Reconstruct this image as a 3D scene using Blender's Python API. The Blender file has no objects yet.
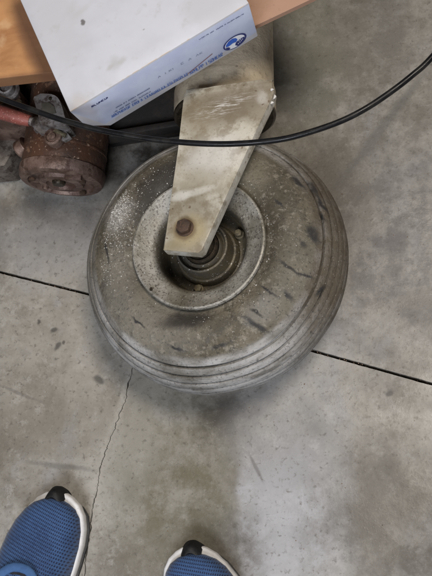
import bpy, bmesh, math, random
from mathutils import Vector, Matrix, noise
R = math.radians
PI = math.pi
scene = bpy.context.scene
COL = scene.collection

# ---------------------------------------------------------------- camera
F, CAMH = 850.0, 1.0
up_c = Vector((-(400 - 216), (545 - 288), F)).normalized()      # world up seen in camera axes
x_c = (Vector((1, 0, 0)) - up_c * up_c.x).normalized()
y_c = up_c.cross(x_c)
MC = Matrix((x_c, y_c, up_c))                                   # camera axes -> world axes
CAMP = Vector((0, 0, CAMH))
cd = bpy.data.cameras.new('camera')
cam = bpy.data.objects.new('camera', cd)
COL.objects.link(cam)
cam.matrix_world = Matrix.Translation(CAMP) @ MC.to_4x4()
cd.sensor_fit = 'VERTICAL'
cd.sensor_height = 24.0
cd.lens = 24.0 * F / 576.0
cd.clip_start = 0.02
cd.clip_end = 60
scene.camera = cam

# ---------------------------------------------------------------- light of the workshop
w = bpy.data.worlds.new('World')
scene.world = w
w.use_nodes = True
bg = w.node_tree.nodes['Background']
bg.inputs[0].default_value = (0.92, 0.92, 1.0, 1)
bg.inputs[1].default_value = 0.055

def area(name, loc, target, size, sizey, power, col):
    l = bpy.data.lights.new(name, 'AREA')
    l.shape = 'RECTANGLE'
    l.size, l.size_y, l.energy, l.color = size, sizey, power, col
    o = bpy.data.objects.new(name, l)
    COL.objects.link(o)
    o.location = loc
    o.rotation_euler = (Vector(target) - Vector(loc)).to_track_quat('-Z', 'Y').to_euler()
    return o
area('door_daylight', (-0.35, -1.7, 2.5), (-0.15, 0.2, 0), 1.5, 0.9, 84, (0.87, 0.91, 1.0))
area('ceiling_light', (0.65, 0.60, 2.6), (-0.2, 0.2, 0), 0.8, 0.6, 52, (1.0, 0.91, 0.80))
scene.view_settings.view_transform = 'Standard'
scene.view_settings.look = 'None'
scene.view_settings.exposure = -0.08
scene.view_settings.gamma = 1
scene.view_settings.use_curve_mapping = False

# ---------------------------------------------------------------- measuring helpers
def ray(px, py):
    return MC @ Vector(((px - 216) / F, -(py - 288) / F, -1))
def at(px, py, z=0.0):
    d = ray(px, py)
    return CAMP + d * ((z - CAMH) / d.z)

# ---------------------------------------------------------------- object helpers
def link(name, me, mat=None, parent=None, smooth=False, kind=None):
    o = bpy.data.objects.new(name, me)
    COL.objects.link(o)
    if mat:
        me.materials.append(mat)
    if parent:
        o.parent = parent
    if smooth:
        for p in me.polygons:
            p.use_smooth = True
    if kind:
        o['kind'] = kind
    return o
def obj(name, bm, mat=None, parent=None, smooth=False, kind=None, angle=None):
    bmesh.ops.recalc_face_normals(bm, faces=bm.faces)
    me = bpy.data.meshes.new(name)
    if angle is not None:
        smooth = True
        for e in bm.edges:
            if len(e.link_faces) == 2 and e.calc_face_angle(0) > R(angle):
                e.smooth = False
    bm.to_mesh(me)
    bm.free()
    return link(name, me, mat, parent, smooth, kind)
def thing(name, label, cat, M=None, group=None):
    o = bpy.data.objects.new(name, None)
    COL.objects.link(o)
    o.empty_display_size = 0.02
    if M is not None:
        o.matrix_world = M
    o['label'] = label
    o['category'] = cat
    if group:
        o['group'] = group
    return o
def tag(o, label, cat, group=None):
    o['label'] = label
    o['category'] = cat
    if group:
        o['group'] = group
    return o

def lathe(profile, n=96, bm=None, closed=False, M=None, cap=True):
    bm = bm or bmesh.new()
    rings = []
    for (r, h) in profile:
        ring = []
        for k in range(n):
            a = 2 * PI * k / n
            v = Vector((r * math.cos(a), r * math.sin(a), h))
            if M is not None:
                v = M @ v
            ring.append(bm.verts.new(v))
        rings.append(ring)
    m = len(rings)
    for i in range(m if closed else m - 1):
        a, b = rings[i], rings[(i + 1) % m]
        for k in range(n):
            bm.faces.new((a[k], a[(k + 1) % n], b[(k + 1) % n], b[k]))
    if not closed and cap:
        for rg in (rings[0], rings[-1]):
            try:
                bm.faces.new(rg)
            except ValueError:
                pass
    return bm

def prism(poly, z0, z1, bevel=0, seg=2, bm=None):
    """polygon (xy list) pushed from z0 to z1"""
    own = bm is None
    bm = bm or bmesh.new()
    lo = [bm.verts.new((p[0], p[1], z0)) for p in poly]
    hi = [bm.verts.new((p[0], p[1], z1)) for p in poly]
    n = len(poly)
    fs = [bm.faces.new(lo[::-1]), bm.faces.new(hi)]
    for i in range(n):
        fs.append(bm.faces.new((lo[i], lo[(i + 1) % n], hi[(i + 1) % n], hi[i])))
    if bevel:
        ed = list({e for f in fs for e in f.edges})
        bmesh.ops.bevel(bm, geom=ed, offset=bevel, segments=seg, affect='EDGES', profile=0.6)
    return bm

def boxm(sx, sy, sz, c=(0, 0, 0), bevel=0, seg=2, bm=None):
    x, y, z = c
    return prism([(x - sx / 2, y - sy / 2), (x + sx / 2, y - sy / 2), (x + sx / 2, y + sy / 2), (x - sx / 2, y + sy / 2)],
                 z - sz / 2, z + sz / 2, bevel, seg, bm)

def catmull(pts, sub=8):
    out = []
    P = [2 * pts[0] - pts[1]] + list(pts) + [2 * pts[-1] - pts[-2]]
    for i in range(1, len(P) - 2):
        for k in range(sub):
            t = k / sub
            a, b, c, d = P[i - 1], P[i], P[i + 1], P[i + 2]
            out.append(0.5 * ((2 * b) + (c - a) * t + (2 * a - 5 * b + 4 * c - d) * t * t + (3 * b - a - 3 * c + d) * t ** 3))
    out.append(pts[-1].copy())
    return out

def tube(pts, rad, n=16, bm=None, cap=True):
    bm = bm or bmesh.new()
    rad_ = rad if callable(rad) else (lambda t: rad)
    rings = []
    up = Vector((0, 0, 1))
    N = len(pts)
    for i, p in enumerate(pts):
        t = (pts[min(i + 1, N - 1)] - pts[max(i - 1, 0)]).normalized()
        s = t.cross(up)
        if s.length < 1e-3:
            s = Vector((1, 0, 0))
        s.normalize()
        u = s.cross(t).normalized()
        rr = rad_(i / (N - 1))
        rings.append([bm.verts.new(p + (s * math.cos(2 * PI * k / n) + u * math.sin(2 * PI * k / n)) * rr) for k in range(n)])
    for i in range(N - 1):
        for k in range(n):
            bm.faces.new((rings[i][k], rings[i][(k + 1) % n], rings[i + 1][(k + 1) % n], rings[i + 1][k]))
    if cap:
        bm.faces.new(rings[0][::-1])
        bm.faces.new(rings[-1])
    return bm

def hexbolt(rad, h, z0=0.0, c=(0, 0), rot=0.3, bm=None, bevel=0.0006):
    poly = [(c[0] + rad * math.cos(rot + k * PI / 3), c[1] + rad * math.sin(rot + k * PI / 3)) for k in range(6)]
    return prism(poly, z0, z0 + h, bevel, 2, bm)

# ---------------------------------------------------------------- material helper
class Mat:
    def __init__(s, name, rough=0.6, metal=0.0, spec=0.5):
        s.m = bpy.data.materials.new(name)
        s.m.use_nodes = True
        s.nt = s.m.node_tree
        s.N = s.nt.nodes
        s.L = s.nt.links
        s.b = s.N['Principled BSDF']
        s.b.inputs['Roughness'].default_value = rough
        s.b.inputs['Metallic'].default_value = metal
        s.b.inputs['Specular IOR Level'].default_value = spec
        s.tc = s.N.new('ShaderNodeTexCoord')
        s.P = s.tc.outputs['Object']
        s.hts = []
    def node(s, t, **k):
        n = s.N.new(t)
        for a, v in k.items():
            setattr(n, a, v)
        return n
    def mapping(s, scale=(1, 1, 1), rot=(0, 0, 0), loc=(0, 0, 0), src=None):
        n = s.node('ShaderNodeMapping')
        n.inputs['Scale'].default_value = scale
        n.inputs['Rotation'].default_value = rot
        n.inputs['Location'].default_value = loc
        s.L.new(src or s.P, n.inputs['Vector'])
        return n.outputs[0]
    def noise(s, scale, detail=4, rough=0.6, src=None, dist=0.0):
        n = s.node('ShaderNodeTexNoise')
        n.inputs['Scale'].default_value = scale
        n.inputs['Detail'].default_value = detail
        n.inputs['Roughness'].default_value = rough
        n.inputs['Distortion'].default_value = dist
        s.L.new(src or s.P, n.inputs['Vector'])
        return n.outputs[0]
    def vor(s, scale, src=None, feature='F1', out='Distance', rnd=1.0):
        n = s.node('ShaderNodeTexVoronoi', feature=feature)
        n.inputs['Scale'].default_value = scale
        n.inputs['Randomness'].default_value = rnd
        s.L.new(src or s.P, n.inputs['Vector'])
        return n.outputs[out]
    def ramp(s, v, a, b, lo=0.0, hi=1.0, smooth=True):
        n = s.node('ShaderNodeMapRange', interpolation_type='SMOOTHSTEP' if smooth else 'LINEAR')
        n.inputs['From Min'].default_value = a
        n.inputs['From Max'].default_value = b
        n.inputs['To Min'].default_value = lo
        n.inputs['To Max'].default_value = hi
        s.L.new(v, n.inputs['Value'])
        return n.outputs[0]
    def math(s, op, a, b=None, clamp=False):
        n = s.node('ShaderNodeMath', operation=op, use_clamp=clamp)
        for i, v in enumerate((a, b)):
            if v is None:
                continue
            if isinstance(v, (int, float)):
                n.inputs[i].default_value = v
            else:
                s.L.new(v, n.inputs[i])
        return n.outputs[0]
    def mix(s, a, b, f):
        n = s.node('ShaderNodeMix', data_type='RGBA')
        for i, v in ((0, f), (6, a), (7, b)):
            if isinstance(v, (int, float)):
                n.inputs[i].default_value = v
            elif isinstance(v, tuple):
                n.inputs[i].default_value = (*v, 1)
            else:
                s.L.new(v, n.inputs[i])
        return n.outputs[2]
    def warp(s, amount, scale, src=None):
        """position pushed about by noise, so that edges of stains come out ragged"""
        n = s.node('ShaderNodeTexNoise')
        n.inputs['Scale'].default_value = scale
        n.inputs['Detail'].default_value = 4
        s.L.new(src or s.P, n.inputs['Vector'])
        a = s.node('ShaderNodeVectorMath', operation='SUBTRACT')
        s.L.new(n.outputs['Color'], a.inputs[0])
        a.inputs[1].default_value = (0.5, 0.5, 0.5)
        b = s.node('ShaderNodeVectorMath', operation='SCALE')
        s.L.new(a.outputs[0], b.inputs[0])
        b.inputs['Scale'].default_value = amount
        c = s.node('ShaderNodeVectorMath', operation='ADD')
        s.L.new(src or s.P, c.inputs[0])
        s.L.new(b.outputs[0], c.inputs[1])
        return c.outputs[0]
    def spot(s, x, y, rx, ry, ang=0.0, soft=0.5, src=None):
        """1 inside an ellipse of the xy plane, 0 outside"""
        sub = s.node('ShaderNodeVectorMath', operation='SUBTRACT')
        s.L.new(src or s.P, sub.inputs[0])
        sub.inputs[1].default_value = (x, y, 0)
        rt = s.node('ShaderNodeVectorRotate', rotation_type='Z_AXIS')
        s.L.new(sub.outputs[0], rt.inputs['Vector'])
        rt.inputs['Angle'].default_value = -ang
        sc = s.node('ShaderNodeVectorMath', operation='MULTIPLY')
        s.L.new(rt.outputs[0], sc.inputs[0])
        sc.inputs[1].default_value = (1 / rx, 1 / ry, 0)
        ln = s.node('ShaderNodeVectorMath', operation='LENGTH')
        s.L.new(sc.outputs[0], ln.inputs[0])
        return s.ramp(ln.outputs['Value'], 1 - soft, 1 + soft, 1, 0)
    def xyz(s, src=None):
        n = s.node('ShaderNodeSeparateXYZ')
        s.L.new(src or s.P, n.inputs[0])
        return n.outputs
    def bump(s, h, dist=0.001, strength=1.0):
        n = s.node('ShaderNodeBump')
        n.inputs['Distance'].default_value = dist
        n.inputs['Strength'].default_value = strength
        s.L.new(h, n.inputs['Height'])
        if s.hts:
            s.L.new(s.hts[-1], n.inputs['Normal'])
        s.hts.append(n.outputs[0])
        s.L.new(n.outputs[0], s.b.inputs['Normal'])
    def out(s, col, rough=None):
        if isinstance(col, tuple):
            s.b.inputs['Base Color'].default_value = (*col, 1)
        else:
            s.L.new(col, s.b.inputs['Base Color'])
        if rough is not None:
            if isinstance(rough, (int, float)):
                s.b.inputs['Roughness'].default_value = rough
            else:
                s.L.new(rough, s.b.inputs['Roughness'])
        return s.m

# ---------------------------------------------------------------- concrete
def concrete():
    m = Mat('worn_concrete', 0.5)
    wp = m.warp(0.045, 14)
    wq = m.warp(0.010, 70)
    big = m.noise(5.5, 9, 0.68, src=m.mapping(loc=(3.1, 1.7, 0)), dist=0.3)
    big2 = m.noise(9, 9, 0.72, src=m.mapping(loc=(7.1, 4.7, 2), scale=(1, 0.6, 1)), dist=0.6)
    mid = m.noise(22, 8, 0.72)
    fine = m.noise(160, 4, 0.7)
    grit = m.noise(520, 2, 0.6)
    c = m.mix((0.150, 0.135, 0.110), (0.325, 0.308, 0.274), m.ramp(big, 0.36, 0.60))
    c = m.mix(c, (0.275, 0.270, 0.268), m.math('MULTIPLY', m.ramp(big2, 0.50, 0.66), 0.65))
    c = m.mix(c, (0.105, 0.090, 0.068), m.math('MULTIPLY', m.ramp(big2, 0.50, 0.34), 0.60))
    c = m.mix(c, (0.125, 0.110, 0.088), m.math('MULTIPLY', m.ramp(mid, 0.52, 0.68), 0.50))
    c = m.mix(c, (0.40, 0.385, 0.355), m.math('MULTIPLY', m.ramp(m.noise(38, 8, 0.78, src=m.mapping(loc=(5, 2, 1))), 0.51, 0.66), 0.55))
    c = m.mix(c, (0.130, 0.115, 0.092), m.math('MULTIPLY', m.ramp(m.noise(85, 6, 0.78, src=m.mapping(loc=(1, 7, 1)), dist=0.5), 0.51, 0.64), 0.42))
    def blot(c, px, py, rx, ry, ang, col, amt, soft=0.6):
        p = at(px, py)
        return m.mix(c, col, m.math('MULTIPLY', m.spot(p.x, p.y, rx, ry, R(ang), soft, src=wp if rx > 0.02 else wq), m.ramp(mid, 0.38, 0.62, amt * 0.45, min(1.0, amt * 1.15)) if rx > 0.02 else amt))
    # brown green oily patch below the wheel, pale blue grey band beside it, dark patch at the corner
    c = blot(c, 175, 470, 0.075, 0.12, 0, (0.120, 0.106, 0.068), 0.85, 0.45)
    c = blot(c, 130, 440, 0.03, 0.08, 0, (0.30, 0.29, 0.26), 0.4, 0.7)
    c = blot(c, 232, 412, 0.05, 0.04, 0, (0.055, 0.047, 0.036), 0.85, 0.7)  # contact shade of the tyre, painted into the floor colour
    c = blot(c, 290, 455, 0.055, 0.10, 0, (0.31, 0.31, 0.32), 0.6, 0.8)
    c = blot(c, 270, 540, 0.04, 0.06, 0, (0.33, 0.335, 0.35), 0.6, 0.8)
    c = blot(c, 215, 540, 0.05, 0.05, 0, (0.10, 0.092, 0.065), 0.5, 0.7)
    c = blot(c, 400, 525, 0.10, 0.08, 0, (0.085, 0.075, 0.060), 0.9, 0.6)
    c = blot(c, 372, 500, 0.03, 0.10, 0, (0.13, 0.118, 0.10), 0.6, 0.7)
    c = blot(c, 400, 240, 0.13, 0.15, 0, (0.115, 0.107, 0.100), 0.85, 0.8)
    c = blot(c, 60, 240, 0.10, 0.05, 0, (0.20, 0.195, 0.195), 0.6, 0.8)
    c = blot(c, 70, 370, 0.10, 0.12, 0, (0.35, 0.325, 0.28), 0.45, 0.8)
    c = blot(c, 345, 40, 0.12, 0.16, 0, (0.095, 0.084, 0.064), 0.9, 0.8)
    c = blot(c, 300, 50, 0.05, 0.10, 0, (0.17, 0.165, 0.12), 0.5, 0.8)
    c = blot(c, 400, 30, 0.09, 0.08, 20, (0.13, 0.12, 0.105), 0.65, 0.8)
    c = blot(c, 60, 430, 0.05, 0.03, 20, (0.15, 0.135, 0.105), 0.5, 0.8)
    c = blot(c, 22, 235, 0.09, 0.03, 0, (0.19, 0.185, 0.18), 0.4, 0.7)
    # pale blue grey strip: two long straight edges
    a, b = at(238, 480), at(340, 480)
    X = m.xyz(m.warp(0.020, 30))
    strip = m.math('MULTIPLY', m.ramp(X[0], a.x - 0.006, a.x + 0.006), m.ramp(X[0], b.x - 0.035, b.x + 0.03, 1, 0))
    strip = m.math('MULTIPLY', strip, m.ramp(X[1], at(290, 500).y, at(290, 410).y, 1, 0))
    c = m.mix(c, (0.400, 0.405, 0.425), m.math('MULTIPLY', strip, m.ramp(mid, 0.35, 0.62, 0.72, 0.25)))
    # a broad dark streak across the slab at the right, smaller marks
    for (x0, y0, x1, y1, wd, col, amt) in ((432, 62, 335, 190, 0.006, (0.095, 0.09, 0.08), 0.65), (345, 180, 290, 112, 0.003, (0.11, 0.10, 0.09), 0.35),
                                           (30, 462, 92, 470, 0.003, (0.10, 0.095, 0.085), 0.5), (0, 386, 40, 402, 0.002, (0.11, 0.10, 0.09), 0.5),
                                           (250, 455, 262, 480, 0.002, (0.10, 0.095, 0.09), 0.6), (330, 440, 300, 400, 0.012, (0.16, 0.155, 0.15), 0.45)):
        p, q = at(x0, y0), at(x1, y1)
        d = q - p
        c = m.mix(c, col, m.math('MULTIPLY', m.spot((p.x + q.x) / 2, (p.y + q.y) / 2, d.length / 2, wd, math.atan2(d.y, d.x), 0.6, src=m.warp(0.006, 30)), amt))
    # dark drips
    for (px, py, r) in ((58, 346, .005), (99, 380, .007), (54, 330, .005), (389, 393, .005), (38, 322, .003), (64, 343, .003)):
        c = blot(c, px, py, r, r * 0.75, px * 7, (0.06, 0.055, 0.048), 0.8, 0.5)
    c = blot(c, 135, 145, 0.09, 0.06, -20, (0.035, 0.030, 0.024), 0.9, 0.7)  # deep shade between box and tyre, painted on the floor
    c = blot(c, 55, 210, 0.10, 0.022, -5, (0.10, 0.093, 0.085), 0.7, 0.8)  # dimness under the motor, painted into the concrete
    c = blot(c, 238, 548, 0.03, 0.04, 0, (0.07, 0.06, 0.048), 0.75, 0.7)  # shadow beside the right shoe, painted in
    for (x0, y0, x1, y1) in ((131, 376, 118, 420), (118, 420, 104, 455), (104, 455, 97, 490), (97, 490, 90, 530)):
        p, q = at(x0, y0), at(x1, y1)
        d = q - p
        c = m.mix(c, (0.36, 0.34, 0.30), m.math('MULTIPLY', m.spot((p.x + q.x) / 2 - 0.002, (p.y + q.y) / 2, d.length / 2 + 0.004, 0.0045, math.atan2(d.y, d.x), 0.6, src=wq), m.ramp(mid, 0.4, 0.6, 0.15, 0.6)))
    # small pits and stains everywhere
    v = m.vor(46, src=m.warp(0.02, 60))
    sp = m.math('MULTIPLY', m.ramp(v, 0.10, 0.26, 1, 0), m.ramp(m.noise(7, 2, 0.5, src=m.mapping(loc=(1, 8, 0))), 0.48, 0.66))
    c = m.mix(c, (0.10, 0.092, 0.078), m.math('MULTIPLY', sp, 0.18))
    v2 = m.vor(210)
    c = m.mix(c, (0.075, 0.07, 0.06), m.math('MULTIPLY', m.math('MULTIPLY', m.ramp(v2, 0.08, 0.2, 1, 0), m.ramp(m.noise(30, 2), 0.5, 0.7)), 0.22))
    # hair thin scratches, two directions
    for (an, sc, th) in ((0.3, 1, .62), (1.35, 1, .64), (-0.6, 1, .66)):
        s_ = m.noise(1.0, 5, 0.65, src=m.mapping(scale=(9, 240, 1), rot=(0, 0, an)))
        c = m.mix(c, (0.34, 0.335, 0.32), m.math('MULTIPLY', m.ramp(s_, th + 0.03, th + 0.12), 0.22))
    c = m.mix(c, (0.075, 0.065, 0.052), m.ramp(fine, 0.54, 0.70, 0, 0.6))
    c = m.mix(c, (0.48, 0.46, 0.42), m.ramp(grit, 0.62, 0.76, 0, 0.28))
    m.bump(m.math('ADD', m.math('MULTIPLY', fine, 0.8), m.math('MULTIPLY', grit, 0.2)), 0.0006, 0.5)
    m.bump(mid, 0.002, 0.25)
    ro = m.ramp(m.noise(12, 4, 0.6, src=m.mapping(loc=(9, 4, 0))), 0.35, 0.65, 0.36, 0.62)
    return m.out(c, ro)

def plain(name, col, col2=None, scale=40, rough=0.6, metal=0.0, bump=0.3, bscale=300, speck=None):
    m = Mat(name, rough, metal)
    c = m.mix(col, col2 or tuple(x * 0.6 for x in col), m.ramp(m.noise(scale, 5, 0.65), 0.4, 0.66))
    f = m.noise(bscale, 3, 0.6)
    c = m.mix(c, tuple(x * 0.4 for x in col), m.ramp(f, 0.6, 0.8, 0, 0.5))
    if speck:
        c = m.mix(c, speck, m.ramp(m.noise(bscale * 2.2, 2, 0.5, src=m.mapping(loc=(4, 4, 4))), 0.63, 0.72))
    m.bump(f, 0.0006, bump)
    return m.out(c)

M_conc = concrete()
M_dirt = plain('joint_dirt', (0.018, 0.014, 0.010), (0.04, 0.03, 0.02), 60, 0.95)

# ================================================================ FLOOR
floor = obj('floor', boxm(8, 8, 0.02, (0, 0, -0.026)), M_dirt)
floor['kind'] = 'structure'
jl = [at(-600, 166), at(-200, 232), at(0, 272), at(88, 294), at(200, 323), at(310, 350), at(432, 384), at(700, 455), at(1100, 560)]
def cut(p, q, n, amp, seed):
    out = []
    for i in range(n + 1):
        t = i / n
        v = p.lerp(q, t)
        k = noise.noise(Vector((t * n * 0.23, seed, 0))) + 0.5 * noise.noise(Vector((t * n * 0.9, seed, 5)))
        out.append((v, k * amp))
    return out
# edges of the saw cut, one polyline for each side
dj = (jl[6] - jl[2]).normalized()
nj = Vector((-dj.y, dj.x, 0))
upper, lower = [], []
for i in range(len(jl) - 1):
    fine = 1 <= i <= 6
    for (v, k) in cut(jl[i], jl[i + 1], 46 if fine else 6, 0.00045, i)[:-1]:
        upper.append(v + nj * (0.0017 + k))
        lower.append(v - nj * (0.0017 + abs(k) * 1.3))
# crack running away from the cut toward the viewer
ck = [at(150, 310), at(137, 352), at(131, 376), at(125, 400), at(118, 420), at(110, 440), at(104, 455), at(100, 470), at(97, 490), at(92, 515), at(88, 545), at(84, 580), at(70, 660), at(50, 800), at(0, 1400)]
cl, cr = [], []
for i in range(len(ck) - 1):
    nn = 14 if i < 11 else 8
    for (v, k) in cut(ck[i], ck[i + 1], nn, 0.0024, 40 + i * 0.01 * 0 + i * nn * 0.23)[:-1]:
        wd = 0.0004 + 0.0011 * abs(noise.noise(Vector((v.y * 60, v.x * 60, 3))))
        cl.append(Vector((v.x + k - wd, v.y, 0)))
        cr.append(Vector((v.x + k + wd, v.y, 0)))
E_ = 3.9
ia = min(range(len(lower)), key=lambda i: abs(lower[i].x - cl[0].x + 0.0))
yj = lower[ia].y
cl[0].y = cr[0].y = yj - 0.0005
def slab(poly):
    bm = bmesh.new()
    top = [bm.verts.new((p[0], p[1], 0.0)) for p in poly]
    ins_d = 0.0005
    low = [bm.verts.new((p[0], p[1], -0.014)) for p in poly]
    f = bm.faces.new(top)
    if f.normal.z < 0:
        pass
    n = len(poly)
    for i in range(n):
        bm.faces.new((top[i], top[(i + 1) % n], low[(i + 1) % n], low[i]))
    bm.faces.new(low[::-1])
    bmesh.ops.triangulate(bm, faces=[f_ for f_ in bm.faces if len(f_.verts) > 4], quad_method='BEAUTY', ngon_method='BEAUTY')
    return bm
P_up = [(v.x, v.y) for v in upper] + [(E_, upper[-1].y), (E_, E_), (-E_, E_), (-E_, upper[0].y)]
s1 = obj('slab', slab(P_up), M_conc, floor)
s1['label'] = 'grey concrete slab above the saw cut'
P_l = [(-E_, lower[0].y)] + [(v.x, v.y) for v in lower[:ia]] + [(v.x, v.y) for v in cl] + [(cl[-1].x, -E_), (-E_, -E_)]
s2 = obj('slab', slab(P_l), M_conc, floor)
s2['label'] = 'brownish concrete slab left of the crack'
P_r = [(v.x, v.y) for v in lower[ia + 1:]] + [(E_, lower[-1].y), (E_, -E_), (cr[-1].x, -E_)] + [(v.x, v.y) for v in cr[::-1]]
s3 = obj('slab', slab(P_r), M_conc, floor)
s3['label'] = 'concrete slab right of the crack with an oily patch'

# ================================================================ WHEEL ON ITS SIDE
RT = 0.1555
C0 = at(214.5, 262, 0.078)
HB = 0.112
d_ = ray(185, 228).normalized()
w_ = CAMP - C0
b_ = d_.dot(w_)
t_ = -b_ - math.sqrt(b_ * b_ - (w_.dot(w_) - HB * HB))
NW = (CAMP + d_ * t_ - C0).normalized()
YW = (Vector((0, 1, 0)) - NW * NW.y).normalized()
XW = YW.cross(NW)
MW = Matrix((XW, YW, NW)).transposed().to_4x4()
MW.translation = C0
MWi = MW.inverted()
def aw(px, py, h):
    """local point of the wheel at height h above its middle plane"""
    d = MWi.to_3x3() @ ray(px, py)
    o = MWi @ CAMP
    return o + d * ((h - o.z) / d.z)
wheel = thing('caster_wheel', 'dusty ribbed rubber wheel with grey rim lying flat under its cream fork arm', 'wheel', MW)

# --- tyre
prof = [(0.066, 0.052), (0.0745, 0.0585), (0.078, 0.0600), (0.083, 0.0605), (0.0845, 0.0618), (0.092, 0.0635), (0.100, 0.0638), (0.108, 0.0625), (0.115, 0.0600), (0.120, 0.0575)]
def crown(h):
    return RT - 0.0270 * (abs(h) / 0.052) ** 2.3
hs = []
groove = [0.0455, 0.0365, 0.0270, 0.0165, 0.0055]
tread = []
for sgn_i, g in enumerate(groove):
    for (dh, dd) in ((0.0019, 0), (0.0013, 0.0002), (0.0010, 0.0050), (-0.0010, 0.0050), (-0.0013, 0.0002), (-0.0019, 0)):
        tread.append((g + dh, dd))
    if sgn_i < len(groove) - 1:
        mid_ = (g + groove[sgn_i + 1]) / 2
        tread.append((mid_, 0))
half = []
for (h, dd) in tread:
    r = crown(h)
    sl = 0.0270 * 2.3 / 0.052 * (h / 0.052) ** 1.3
    nl = math.hypot(1, sl)
    half.append((r - dd / nl, h - dd * sl / nl))
full = prof + [(crown(0.0515), 0.0515)] + half
full = full + [(r, -h) for (r, h) in full[::-1]]
bm = lathe(full, 200, closed=True)
for v in bm.verts:
    a = math.atan2(v.co.y, v.co.x)
    k = noise.noise(Vector((math.cos(a) * 2.2, math.sin(a) * 2.2, v.co.z * 12)))
    q = 0.0011 * k
    v.co.x *= 1 + q / 0.14
    v.co.y *= 1 + q / 0.14
    if abs(v.co.z) > 0.05:
        v.co.z += 0.0010 * noise.noise(Vector((v.co.x * 22, v.co.y * 22, 8)))

def tyre_mat():
    m = Mat('dusty_tyre_rubber', 0.75)
    X = m.xyz()
    rad = m.math('SQRT', m.math('ADD', m.math('MULTIPLY', X[0], X[0]), m.math('MULTIPLY', X[1], X[1])))
    n1 = m.noise(16, 6, 0.65)
    n2 = m.noise(60, 6, 0.7, src=m.mapping(loc=(2, 3, 4)))
    c = m.mix((0.056, 0.046, 0.029), (0.142, 0.122, 0.086), m.ramp(n1, 0.36, 0.64))
    c = m.mix(c, (0.040, 0.034, 0.025), m.math('MULTIPLY', m.ramp(n2, 0.49, 0.64), 0.65))
    c = m.mix(c, (0.29, 0.26, 0.21), m.math('MULTIPLY', m.ramp(m.noise(130, 6, 0.8, src=m.mapping(loc=(1, 3, 9))), 0.51, 0.63), 0.55))
    wp = m.warp(0.020, 40)
    def blot(c, px, py, rx, ry, ang, col, amt, soft=0.6, h=0.062, s=None):
        p = aw(px, py, h)
        return m.mix(c, col, m.math('MULTIPLY', m.spot(p.x, p.y, rx, ry, R(ang), soft, src=s or wp), amt))
    # clean grey dust, dark patches of the sidewall
    c = blot(c, 150, 325, 0.05, 0.035, -20, (0.20, 0.185, 0.155), 0.55)
    c = blot(c, 118, 275, 0.02, 0.045, 0, (0.16, 0.15, 0.13), 0.5)
    c = blot(c, 165, 180, 0.045, 0.022, 40, (0.025, 0.021, 0.016), 0.95)  # shade of box and fork arm painted into the rubber
    c = blot(c, 125, 170, 0.02, 0.05, -35, (0.07, 0.062, 0.048), 0.6)
    c = blot(c, 150, 215, 0.014, 0.03, 0, (0.030, 0.026, 0.020), 0.85)  # shade left of the fork arm, painted in
    c = blot(c, 188, 320, 0.030, 0.010, 5, (0.022, 0.018, 0.013), 0.95)
    c = blot(c, 220, 325, 0.014, 0.007, 30, (0.045, 0.040, 0.030), 0.6)
    c = blot(c, 118, 215, 0.016, 0.020, -30, (0.30, 0.29, 0.27), 0.55)
    c = blot(c, 250, 170, 0.03, 0.03, 0, (0.135, 0.12, 0.085), 0.6)
    c = blot(c, 300, 280, 0.03, 0.05, -15, (0.135, 0.125, 0.10), 0.5)
    c = blot(c, 262, 310, 0.02, 0.012, 30, (0.20, 0.19, 0.17), 0.6)
    # tread: greyer, rubbed
    tr = m.ramp(rad, 0.124, 0.131)
    tc_ = m.mix((0.135, 0.126, 0.108), (0.42, 0.412, 0.40), m.ramp(m.noise(1, 5, 0.65, src=m.mapping(scale=(18, 18, 60))), 0.35, 0.65))
    tc_ = m.mix(tc_, (0.082, 0.064, 0.043), m.math('MULTIPLY', m.spot(0.14, 0.0, 0.06, 0.12, R(0), 0.5, src=wp), m.ramp(n2, 0.40, 0.6, 1.0, 0.75)))
    tc_ = m.mix(tc_, (0.10, 0.085, 0.062), m.math('MULTIPLY', m.spot(-0.15, 0.05, 0.05, 0.13, R(0), 0.5, src=wp), 0.6))
    c = m.mix(c, tc_, m.math('MULTIPLY', tr, 0.85))
    # muck in the grooves
    for g in groove:
        gg = m.ramp(m.math('ABSOLUTE', m.math('SUBTRACT', m.math('ABSOLUTE', X[2]), g)), 0.0010, 0.0015, 1, 0)
        c = m.mix(c, (0.010, 0.008, 0.006), m.math('MULTIPLY', m.math('MULTIPLY', gg, tr), m.ramp(m.noise(30, 3, src=m.mapping(loc=(6, 1, 1))), 0.35, 0.6, 1.0, 0.85)))
    # black rub marks on the sidewall: short strokes where the dust came off
    ws = m.warp(0.009, 90)
    for (x0, y0, x1, y1, wd) in ((291, 174, 303, 184, .0022), (307, 177, 314, 190, .0026), (314, 190, 324, 205, .0018), (309, 224, 315, 240, .0046), (302, 242, 306, 245, .003),
                                 (281, 263, 296, 272, .0016), (296, 272, 310, 274, .0013), (245, 318, 266, 331, .0028), (252, 310, 262, 316, .0015), (318, 208, 322, 214, .0020),
                                 (211, 347, 226, 344, .0018), (262, 287, 276, 296, .0014), (285, 292, 290, 298, .002), (313, 290, 322, 278, .0015), (275, 200, 283, 207, .0012),
                                 (104, 243, 110, 262, .0015), (133, 318, 146, 328, .0012), (168, 345, 182, 350, .0014)):
        p, q = aw(x0, y0, 0.061), aw(x1, y1, 0.061)
        d = q - p
        c = m.mix(c, (0.018, 0.017, 0.017), m.math('MULTIPLY', m.spot((p.x + q.x) / 2, (p.y + q.y) / 2, d.length / 2 + 0.001, wd * 1.15, math.atan2(d.y, d.x), 0.6, src=ws), m.ramp(n2, 0.35, 0.5, 0.6, 0.95)))
    # fine pale grit and dark pits
    g1 = m.vor(330)
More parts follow.
